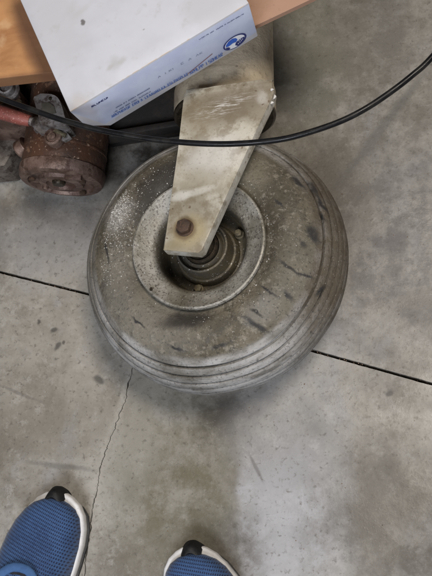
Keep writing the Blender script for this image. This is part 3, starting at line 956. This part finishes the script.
for (x, y) in ((-0.030, 0.022), (0.034, 0.012), (0.018, -0.030)):
    put('cap_screw', hexbolt(0.0042, 0.004), M_rust, cap, x, y, 0.0075, angle=30)
bm = boxm(0.022, 0.006, 0.018, (0, 0, 0), 0.0015)
put('cap_lug', bm, M_pale, cap, 0.028, 0.028, 0.004, angle=30)
# lug on the left shoulder of the body
bm = lathe([(0.0125, -0.008), (0.0130, 0.003), (0.0115, 0.0055), (0.001, 0.006)], 32, M=Matrix.Rotation(R(-60), 4, 'Y'))
bm.transform(Matrix.Translation((-mr * 0.90, mr * 0.45, -0.030)) @ Matrix.Rotation(R(20), 4, 'Z'))
obj('mounting_lug', bm, M_pale, motor, angle=30)
# bracket arm lying on top of the motor, pink brown boss at its end
def wp_(px, py, z):
    return at(px, py, z)
def plate_world(pts, z0, z1, bevel=0.001):
    return prism([(at(x, y, z1).x, at(x, y, z1).y) for (x, y) in pts], z0, z1, bevel)
brk = thing('lever_bracket', 'grey alloy lever bracket with a round pinkish boss, lying on top of the brown motor', 'bracket')
zt = 0.122
obj('lever_arm', plate_world([(24, 118), (40, 116), (52, 122), (66, 131), (71, 137), (64, 141), (56, 138), (48, 134), (40, 134), (33, 127)], zt - 0.006, zt, 0.0014), M_alloy, brk, angle=35)
bm = lathe([(0.0105, -0.010), (0.0115, 0.0), (0.0110, 0.002), (0.0085, 0.003), (0.0078, 0.0005), (0.0045, 0.0), (0.004, 0.0035), (0.001, 0.004)], 40)
pb_ = at(53, 137, zt + 0.002)
bm.transform(Matrix.Translation(pb_))
obj('boss', bm, M_pale, brk, angle=30)
bm = tube([at(52, 128, zt + 0.001), at(60, 133, zt + 0.003), at(66, 136, zt + 0.001)], 0.0028, 12)
obj('pin', bm, M_boltg, brk, angle=30)
bm = boxm(0.02, 0.02, 0.02, (0, 0, 0), 0.003)
bm.transform(Matrix.Translation(at(44, 126, zt - 0.013)))
obj('lever_foot', bm, M_alloy, brk, angle=30)

# rounded cover plate with a screw hole, standing behind the motor
cov = thing('cover_plate', 'rounded silver grey cover plate with a small dark screw behind the motor', 'cover')
zc = 0.135
outl = catmull([Vector((x, y, 0)) for (x, y) in ((33, 98), (38, 94), (50, 94), (57, 97), (61, 104), (64, 114), (66, 124), (58, 126), (40, 124))], 5)
base = [(v.x, v.y) for v in outl]
obj('cover', plate_world(base, zc - 0.045, zc, 0.0022), M_alloy, cov, angle=35)
inn = [(41, 103), (49, 102), (54, 106), (56, 113), (49, 114), (42, 111)]
obj('inset_panel', plate_world(inn, zc - 0.002, zc + 0.0012, 0.0008), plain('dark_olive_grime', (0.06, 0.055, 0.04), (0.09, 0.08, 0.06), 60, 0.6), cov, angle=35)
bm = hexbolt(0.0022, 0.0022)
bm.transform(Matrix.Translation(at(50.5, 99, zc)))
obj('cover_screw', bm, M_oil, cov, angle=30)

M_foot = palecast('greasy_brown_alloy', (0.20, 0.175, 0.15), (0.11, 0.09, 0.075), (0.05, 0.035, 0.028))
# engine-like casting at the left edge
cas = thing('machine_casting', 'dirty pale alloy casting with ribs at the left edge under the board', 'casting')
obj('casting_body', plate_world([(-60, 84), (-6, 84), (10, 84), (18, 88), (21, 98), (16, 112), (4, 118), (-60, 118)], 0.0, 0.115, 0.004), M_pale, cas, angle=35)
bm = lathe([(0.001, 0), (0.014, 0), (0.0145, 0.004), (0.0105, 0.006), (0.0100, 0.014), (0.008, 0.015), (0.0075, 0.011), (0.001, 0.0105)], 40)
bm.transform(Matrix.Translation(at(10, 92, 0.116)))
obj('port', bm, M_alloy, cas, angle=30)
for (px, py) in ((2, 103), (20, 104)):
    bm = hexbolt(0.0048, 0.005)
    bm.transform(Matrix.Translation(at(px, py, 0.114)))
    obj('casting_bolt', bm, M_boltg, cas, angle=30)
obj('casting_foot', plate_world([(-40, 120), (10, 120), (17, 132), (14, 150), (4, 166), (-40, 170)], 0.0, 0.052, 0.006), M_foot, cas, angle=35)
# grey cylinder between the casting and the plate
bm = lathe([(0.001, 0), (0.016, 0), (0.016, 0.055), (0.0145, 0.057), (0.0145, 0.075), (0.011, 0.078), (0.001, 0.078)], 48)
pcap = at(27, 100, 0.03)
bm.transform(Matrix.Translation((pcap.x, pcap.y, 0.03)))
cyl = obj('dark_fitting', bm, plain('greasy_grey_metal', (0.12, 0.11, 0.105), (0.05, 0.045, 0.04), 60, 0.5, 0.4, 0.6), None, angle=30)
tag(cyl, 'short greasy grey cylinder standing between the casting and the cover plate', 'fitting')
# red bar
M_red = plain('worn_red_paint', (0.24, 0.065, 0.05), (0.14, 0.05, 0.04), 60, 0.5, 0, 0.4, 300, (0.55, 0.35, 0.28))
bm = tube([at(-60, 92, 0.145), at(-20, 106, 0.145), at(6, 114, 0.143), at(22, 119, 0.140), at(30, 121, 0.138)], lambda t: 0.0095 - 0.0028 * t * t, 20)
for v in bm.verts:
    pass
bar = thing('red_bar', 'worn red painted bar pointing in from the left edge below the cable', 'bar')
obj('grip', bm, M_red, bar, angle=40)
bm = tube([at(28, 120.5, 0.138), at(33, 122, 0.137)], 0.0052, 20)
obj('ferrule', bm, M_alloy, bar, angle=40)

# black filler added behind the tyre, standing for the deep shade there
M_blk = plain('shade_filler_black', (0.020, 0.018, 0.017), (0.035, 0.028, 0.022), 50, 0.6, 0.1, 0.5)
clt = thing('shade_filler', 'black filler block added behind the tyre to deepen the shade under the box', 'shade filler')
obj('filler_base', plate_world([(100, 84), (186, 72), (190, 124), (104, 138)], 0.0, 0.03, 0.003), M_blk, clt, angle=35)
obj('filler_edge', plate_world([(100, 84), (186, 72), (187, 80), (101, 92)], 0.031, 0.055, 0.002), M_blk, clt, angle=35)
obj('filler_edge', plate_world([(103, 132), (188, 118), (189, 124), (104, 138)], 0.031, 0.05, 0.002), M_blk, clt, angle=35)

# ================================================================ CABLE
def cab_mat():
    m = Mat('black_cable_jacket', 0.33, 0, 0.2)
    c = m.mix((0.006, 0.006, 0.007), (0.014, 0.0135, 0.013), m.ramp(m.noise(60, 4), 0.45, 0.65))
    m.bump(m.noise(180, 3), 0.0004, 0.3)
    return m.out(c, m.ramp(m.noise(40, 3), 0.4, 0.6, 0.24, 0.42))
cz = 0.30
cpx = [(-150, 30), (-60, 74), (0, 98), (50, 116), (76, 124), (104, 131), (150, 139), (200, 143.5), (240, 143.5), (280, 139.5), (310, 132), (340, 121.5), (365, 109), (390, 92.5), (412, 75.5), (432, 57), (470, 10), (520, -70)]
cpts = [at(x, y, cz + (0.02 if x < 60 else 0.0) - (0.0)) for (x, y) in cpx]
cpts = [at(x, y, cz + 0.022 * max(0.0, min(1.0, (140 - x) / 200.0))) for (x, y) in cpx]
cable = obj('cable', tube(catmull(cpts, 10), 0.0028, 20), cab_mat(), smooth=True)
tag(cable, 'glossy black cable sagging in an arc across the photo in front of box and fork', 'cable')

# ================================================================ SHOES
def mesh_fabric():
    m = Mat('blue_knit_mesh', 0.8)
    X = m.xyz(m.mapping(scale=(1, 1, 1), rot=(0, 0, 0.25), src=m.warp(0.0012, 60)))
    k = 2 * PI / 0.0046
    u = m.math('SINE', m.math('MULTIPLY', m.math('ADD', X[0], m.math('MULTIPLY', X[1], 0.62)), k))
    v = m.math('SINE', m.math('MULTIPLY', m.math('SUBTRACT', X[0], m.math('MULTIPLY', X[1], 0.62)), k))
    h = m.math('MULTIPLY', u, v)
    hole = m.ramp(h, 0.08, 0.50)
    c = m.mix((0.029, 0.076, 0.190), (0.020, 0.054, 0.145), m.ramp(m.noise(30, 3), 0.4, 0.6))
    c = m.mix(c, (0.075, 0.155, 0.34), m.ramp(m.noise(700, 2), 0.5, 0.7, 0, 0.5))
    c = m.mix(c, (0.004, 0.010, 0.040), m.math('MULTIPLY', hole, 1.0))
    m.bump(hole, 0.0010, -0.8)
    m.bump(m.noise(900, 2), 0.0003, 0.6)
    m.b.inputs['Sheen Weight'].default_value = 0.15
    return m.out(c, 0.85)
M_mesh = mesh_fabric()
M_knit = plain('light_blue_knit', (0.045, 0.110, 0.255), (0.035, 0.09, 0.215), 80, 0.85, 0, 0.7, 900)
M_sole = plain('white_foam_sole', (0.68, 0.675, 0.67), (0.58, 0.57, 0.56), 40, 0.55, 0, 0.25, 300)
M_out = plain('black_rubber_outsole', (0.016, 0.016, 0.017), (0.03, 0.03, 0.03), 60, 0.55, 0, 0.5, 500)
M_in = plain('dark_sock_cloth', (0.012, 0.013, 0.018), (0.02, 0.02, 0.026), 200, 0.95, 0, 0.6, 900)
LS = 0.295
# station t from toe: (left half width, right half width, upper height); right is the inner side
ST = [(0.0, 0.000, 0.000, 0.018), (0.012, 0.0165, 0.0175, 0.030), (0.03, 0.0265, 0.0270, 0.036), (0.06, 0.0350, 0.0345, 0.043), (0.11, 0.0430, 0.0400, 0.050), (0.17, 0.0475, 0.0430, 0.055),
      (0.25, 0.0485, 0.0435, 0.062), (0.33, 0.0490, 0.0425, 0.071), (0.42, 0.0465, 0.0385, 0.083), (0.52, 0.042, 0.0345, 0.092), (0.64, 0.0375, 0.033, 0.096), (0.78, 0.0350, 0.033, 0.096),
      (0.90, 0.031, 0.030, 0.094), (0.97, 0.020, 0.020, 0.090), (1.0, 0.004, 0.004, 0.084)]
def sti(t):
    for i in range(len(ST) - 1):
        a, b = ST[i], ST[i + 1]
        if t <= b[0]:
            k = (t - a[0]) / (b[0] - a[0])
            if i == 0:
                k = math.sqrt(k)
                return tuple(a[j] + (b[j] - a[j]) * k for j in (1, 2, 3))
            p0, p3 = ST[max(i - 1, 1)], ST[min(i + 2, len(ST) - 1)]
            return tuple(a[j] + (b[j] - a[j]) * (3 * k * k - 2 * k ** 3) * 0.35 + (b[j] - a[j]) * k * 0.65 for j in (1, 2, 3))
    return ST[-1][1:]
def curve(t):
    return -0.010 * math.sin(min(t, 1) * PI) + 0.004
def make_shoe(label, toe, yaw, mir):
    Mm = Matrix.Translation(toe) @ Matrix.Rotation(yaw, 4, 'Z')
    s = thing('shoe', label, 'shoe', Mm, 'blue mesh shoes of the person taking the photo')
    ts = [0, .004, .012, .02, .03, .045, .06, .085, .11, .14, .17, .21, .25, .29, .33, .37, .42, .47, .52, .58, .64, .71, .78, .84, .90, .94, .97, .99, 1.0]
    # ---- upper
    bm = bmesh.new()
    rows = []
    NA = 28
    for t in ts:
        l, r, h = sti(t)
        cy = -t * LS - 0.004
        rise = 0.012 * max(0, 1 - t / 0.16) ** 2
        row = []
        for k in range(NA + 1):
            a = PI * k / NA
            cx_ = math.cos(a)
            x = (r if cx_ > 0 else l) * (abs(cx_) ** 0.62) * (1 if cx_ > 0 else -1)
            z = 0.013 + rise + (h - 0.013) * math.sin(a) ** 0.85
            row.append(bm.verts.new((mir * (x * 0.985 + curve(t)), cy, z)))
        rows.append(row)
    t_open = 0.50
    for i in range(len(ts) - 1):
        for k in range(NA):
            if ts[i] > t_open and 7 <= k < NA - 7 and ts[i] < 0.93:
                continue
            bm.faces.new((rows[i][k], rows[i][k + 1], rows[i + 1][k + 1], rows[i + 1][k]))
    bmesh.ops.remove_doubles(bm, verts=bm.verts, dist=0.00002)
    up = obj('upper', bm, M_mesh, s, smooth=True)
    # ---- sole, wider on the inner side
    bm = bmesh.new()
    rings = []
    zs = [(0.004, -0.002), (0.006, 0.0008), (0.011, 0.0012), (0.0150, 0.0006), (0.0175, -0.0004), (0.0182, -0.003)]
    for (z, off) in zs:
        ring = []
        pts = []
        for sd in (1, -1):
            seq = ts if sd == 1 else ts[::-1][1:-1]
            for t in seq:
                l, r, h = sti(t)
                wv = r if sd == 1 else l
                extra = (0.0014 if sd == 1 else -0.0012) * min(1, t / 0.04) + off
                rise = 0.011 * max(0, 1 - t / 0.16) ** 2
                y = -t * LS - (0 if t > 0.02 else -0.0)
                ydir = (1 - min(1, t / 0.05)) * (0.004 + off)
                pts.append(Vector((mir * (sd * (wv + max(extra, -wv)) + curve(t)), y + ydir, z + rise + (0.002 if sd == 1 else 0))))
        rings.append([bm.verts.new(p) for p in pts])
    for i in range(len(rings) - 1):
        n = len(rings[i])
        for k in range(n):
            bm.faces.new((rings[i][k], rings[i][(k + 1) % n], rings[i + 1][(k + 1) % n], rings[i + 1][k]))
    bm.faces.new(rings[-1])
    bm.faces.new(rings[0][::-1])
    obj('midsole', bm, M_sole, s, smooth=True)
    bm = bmesh.new()
    lo, hi = [], []
    for sd in (1, -1):
        seq = ts if sd == 1 else ts[::-1][1:-1]
        for t in seq:
            l, r, h = sti(t)
            wv = (r if sd == 1 else l)
            rise = 0.010 * max(0, 1 - t / 0.16) ** 2
            x = mir * (sd * (wv + (0.003 if sd == 1 else 0.0005) * min(1, t / 0.04)) + curve(t))
            lo.append(bm.verts.new((x, -t * LS, 0.0003 + rise)))
            hi.append(bm.verts.new((x, -t * LS, 0.0048 + rise)))
    n = len(lo)
    for k in range(n):
        bm.faces.new((lo[k], lo[(k + 1) % n], hi[(k + 1) % n], hi[k]))
    bm.faces.new(lo[::-1])
    bm.faces.new(hi)
    obj('outsole', bm, M_out, s)
    # ---- black toe bumper wrapping up over the tip
    bm = bmesh.new()
    gr = []
    for j in range(13):
        u = -1 + 2 * j / 12
        row = []
        x = 0.0135 * u - 0.001
        yo = 0.0085 - 0.0085 * u * u            # follows the round tip
        for (dy, z) in ((0.0, 0.008), (0.0015, 0.018), (0.0010, 0.028), (-0.0030, 0.0355), (-0.0080, 0.0400), (-0.0130, 0.0385)):
            sc = 1 - 0.12 * (z - 0.008) / 0.03
            row.append(bm.verts.new((mir * (x * sc + curve(0)), yo + dy + 0.0004 - (0.0015 * u * u if z > 0.03 else 0), z + 0.003 - 0.0075 * u * u * (1 if z > 0.02 else 0))))
        gr.append(row)
    for i in range(12):
        for k in range(5):
            bm.faces.new((gr[i][k], gr[i + 1][k], gr[i + 1][k + 1], gr[i][k + 1]))
    bmesh.ops.solidify(bm, geom=bm.faces[:], thickness=0.0035)
    obj('toe_cap', bm, M_out, s, smooth=True)
    # ---- knitted collar band and the dark sock inside
    cen_y, rx, ry = -0.186, 0.046, 0.102
    loop = []
    for k in range(48):
        a = 2 * PI * k / 48
        y = cen_y + ry * math.sin(a)
        t = (-y) / LS
        l, r, h = sti(max(0.0, min(1, t)))
        x = rx * abs(math.cos(a)) ** 0.75 * (1 if math.cos(a) > 0 else -1) * 0.80
        ww = r if x > 0 else l
        zz = 0.012 + (h - 0.012) * max(0.0, 1 - min(1, abs(x) / max(ww, .01)) ** 2.4) ** 0.45
        loop.append(Vector((mir * (x + curve(t)), y, zz + 0.001)))
    bm = bmesh.new()
    rr = []
    for k in range(48):
        p = loop[k]
        tg = (loop[(k + 1) % 48] - loop[k - 1]).normalized()
        sdv = tg.cross(Vector((0, 0, 1))).normalized()
        upv = sdv.cross(tg)
        rr.append([bm.verts.new(p + sdv * 0.0052 * math.cos(2 * PI * j / 12) + upv * 0.0024 * math.sin(2 * PI * j / 12)) for j in range(12)])
    for k in range(48):
        for j in range(12):
            bm.faces.new((rr[k][j], rr[(k + 1) % 48][j], rr[(k + 1) % 48][(j + 1) % 12], rr[k][(j + 1) % 12]))
    obj('collar', bm, M_knit, s, smooth=True)
    bm = bmesh.new()
    rg = []
    for i, (sc, dz) in enumerate(((1.0, -0.001), (0.93, 0.0005), (0.75, 0.003), (0.4, 0.006), (0.05, 0.007))):
        rg.append([bm.verts.new(Vector((p.x * sc + (1 - sc) * mir * curve(.6), cen_y + (p.y - cen_y) * sc, p.z + dz))) for p in loop])
    for i in range(4):
        for k in range(48):
            bm.faces.new((rg[i][k], rg[i][(k + 1) % 48], rg[i + 1][(k + 1) % 48], rg[i + 1][k]))
    bm.faces.new(rg[-1])
    obj('sock', bm, M_in, s, smooth=True)
    return s
def on_floor(px, py, z):
    p = at(px, py, z)
    return Vector((p.x, p.y, 0))
make_shoe('left blue mesh shoe with white sole, black toe tip and collar in view', on_floor(54, 494, 0.03), R(-11), 1)
make_shoe('right blue mesh shoe with white sole, only its toe in view', on_floor(194, 549, 0.03), R(6), -1)

# ================================================================ LOOSE GRIT
def flakes(name, pts, mat, smin, smax, seed, label, cat):
    rnd = random.Random(seed)
    vs, fs = [], []
    for p in pts:
        s = smin + (smax - smin) * rnd.random() ** 2.5
        a = rnd.random() * 6.28
        n = 4
        b = len(vs)
        for k in range(n):
            an = a + 2 * PI * k / n
            rr = s * (0.5 + 0.6 * rnd.random())
            vs.append((p.x + rr * math.cos(an), p.y + rr * math.sin(an), p.z + 0.0001))
        vs.append((p.x, p.y, p.z + s * 0.8))
        for k in range(n):
            fs.append((b + k, b + (k + 1) % n, b + 4))
    me = bpy.data.meshes.new(name)
    me.from_pydata(vs, [], fs)
    o = link(name, me, mat, kind='stuff')
    tag(o, label, cat)
    return o
M_flk = plain('pale_grit', (0.62, 0.60, 0.56), (0.45, 0.43, 0.39), 300, 0.5, 0.0, 0)
M_flk2 = plain('brown_grit', (0.22, 0.13, 0.08), (0.10, 0.07, 0.05), 300, 0.7, 0.0, 0)
rnd = random.Random(4)
# height of the sidewall at a radius
def side_h(r):
    for i in range(len(prof) - 1):
        (r0, h0), (r1, h1) = prof[i], prof[i + 1]
        if r0 <= r <= r1:
            return h0 + (h1 - h0) * (r - r0) / (r1 - r0)
    return None
wpts = []
def try_add(x, y):
    r = math.hypot(x, y)
    if 0.079 < r < 0.119:
        h = side_h(r)
        if h:
            wpts.append(MW @ Vector((x, y, h + 0.0001)))
for (px, py, sx, sy, n) in ((118, 208, 0.010, 0.012, 900), (122, 225, 0.012, 0.030, 420), (108, 245, 0.009, 0.034, 220), (160, 170, 0.03, 0.02, 90), (145, 150, 0.02, 0.02, 30)):
    p = aw(px, py, 0.062)
    for _ in range(n):
        try_add(p.x + rnd.gauss(0, sx), p.y + rnd.gauss(0, sy))
for _ in range(190):
    a = rnd.random() * 2 * PI
    r = 0.079 + 0.04 * rnd.random()
    try_add(r * math.cos(a), r * math.sin(a))
for _ in range(150):
    a = R(-60) + rnd.random() * R(200)
    r = 0.0785 + abs(rnd.gauss(0, 0.0025))
    try_add(r * math.cos(a), r * math.sin(a))
flakes('grit', wpts, M_flk, 0.00025, 0.0010, 1, 'pale grit and metal flakes scattered over the tyre sidewall', 'grit')
fp = []
for _ in range(520):
    p = at(rnd.uniform(-60, 480), rnd.uniform(-60, 600), 0)
    fp.append(Vector((p.x, p.y, 0)))
fp += [Vector((at(304 + rnd.gauss(0, 2), 383 + rnd.gauss(0, 2), 0).x, at(304, 383 + rnd.gauss(0, 2), 0).y, 0)) for _ in range(12)]
flakes('floor_grit', fp, M_flk2, 0.0002, 0.0010, 2, 'tiny brown crumbs scattered over the concrete floor', 'grit')
jp = []
for _ in range(420):
    t = rnd.random()
    i = rnd.choice([2, 3, 4, 5, 6])
    v = jl[i].lerp(jl[i + 1], t) if i < len(jl) - 1 else jl[i]
    v = v + nj * rnd.gauss(0, 0.0009)
    jp.append(Vector((v.x, v.y, -0.0155 + 0.0135 * rnd.random() ** 0.7)))
flakes('joint_grit', jp, plain('tan_grit', (0.32, 0.22, 0.17), (0.2, 0.14, 0.1), 200, 0.8, 0, 0), 0.0004, 0.0014, 3, 'tan crumbs packed in the saw cut of the floor', 'grit')
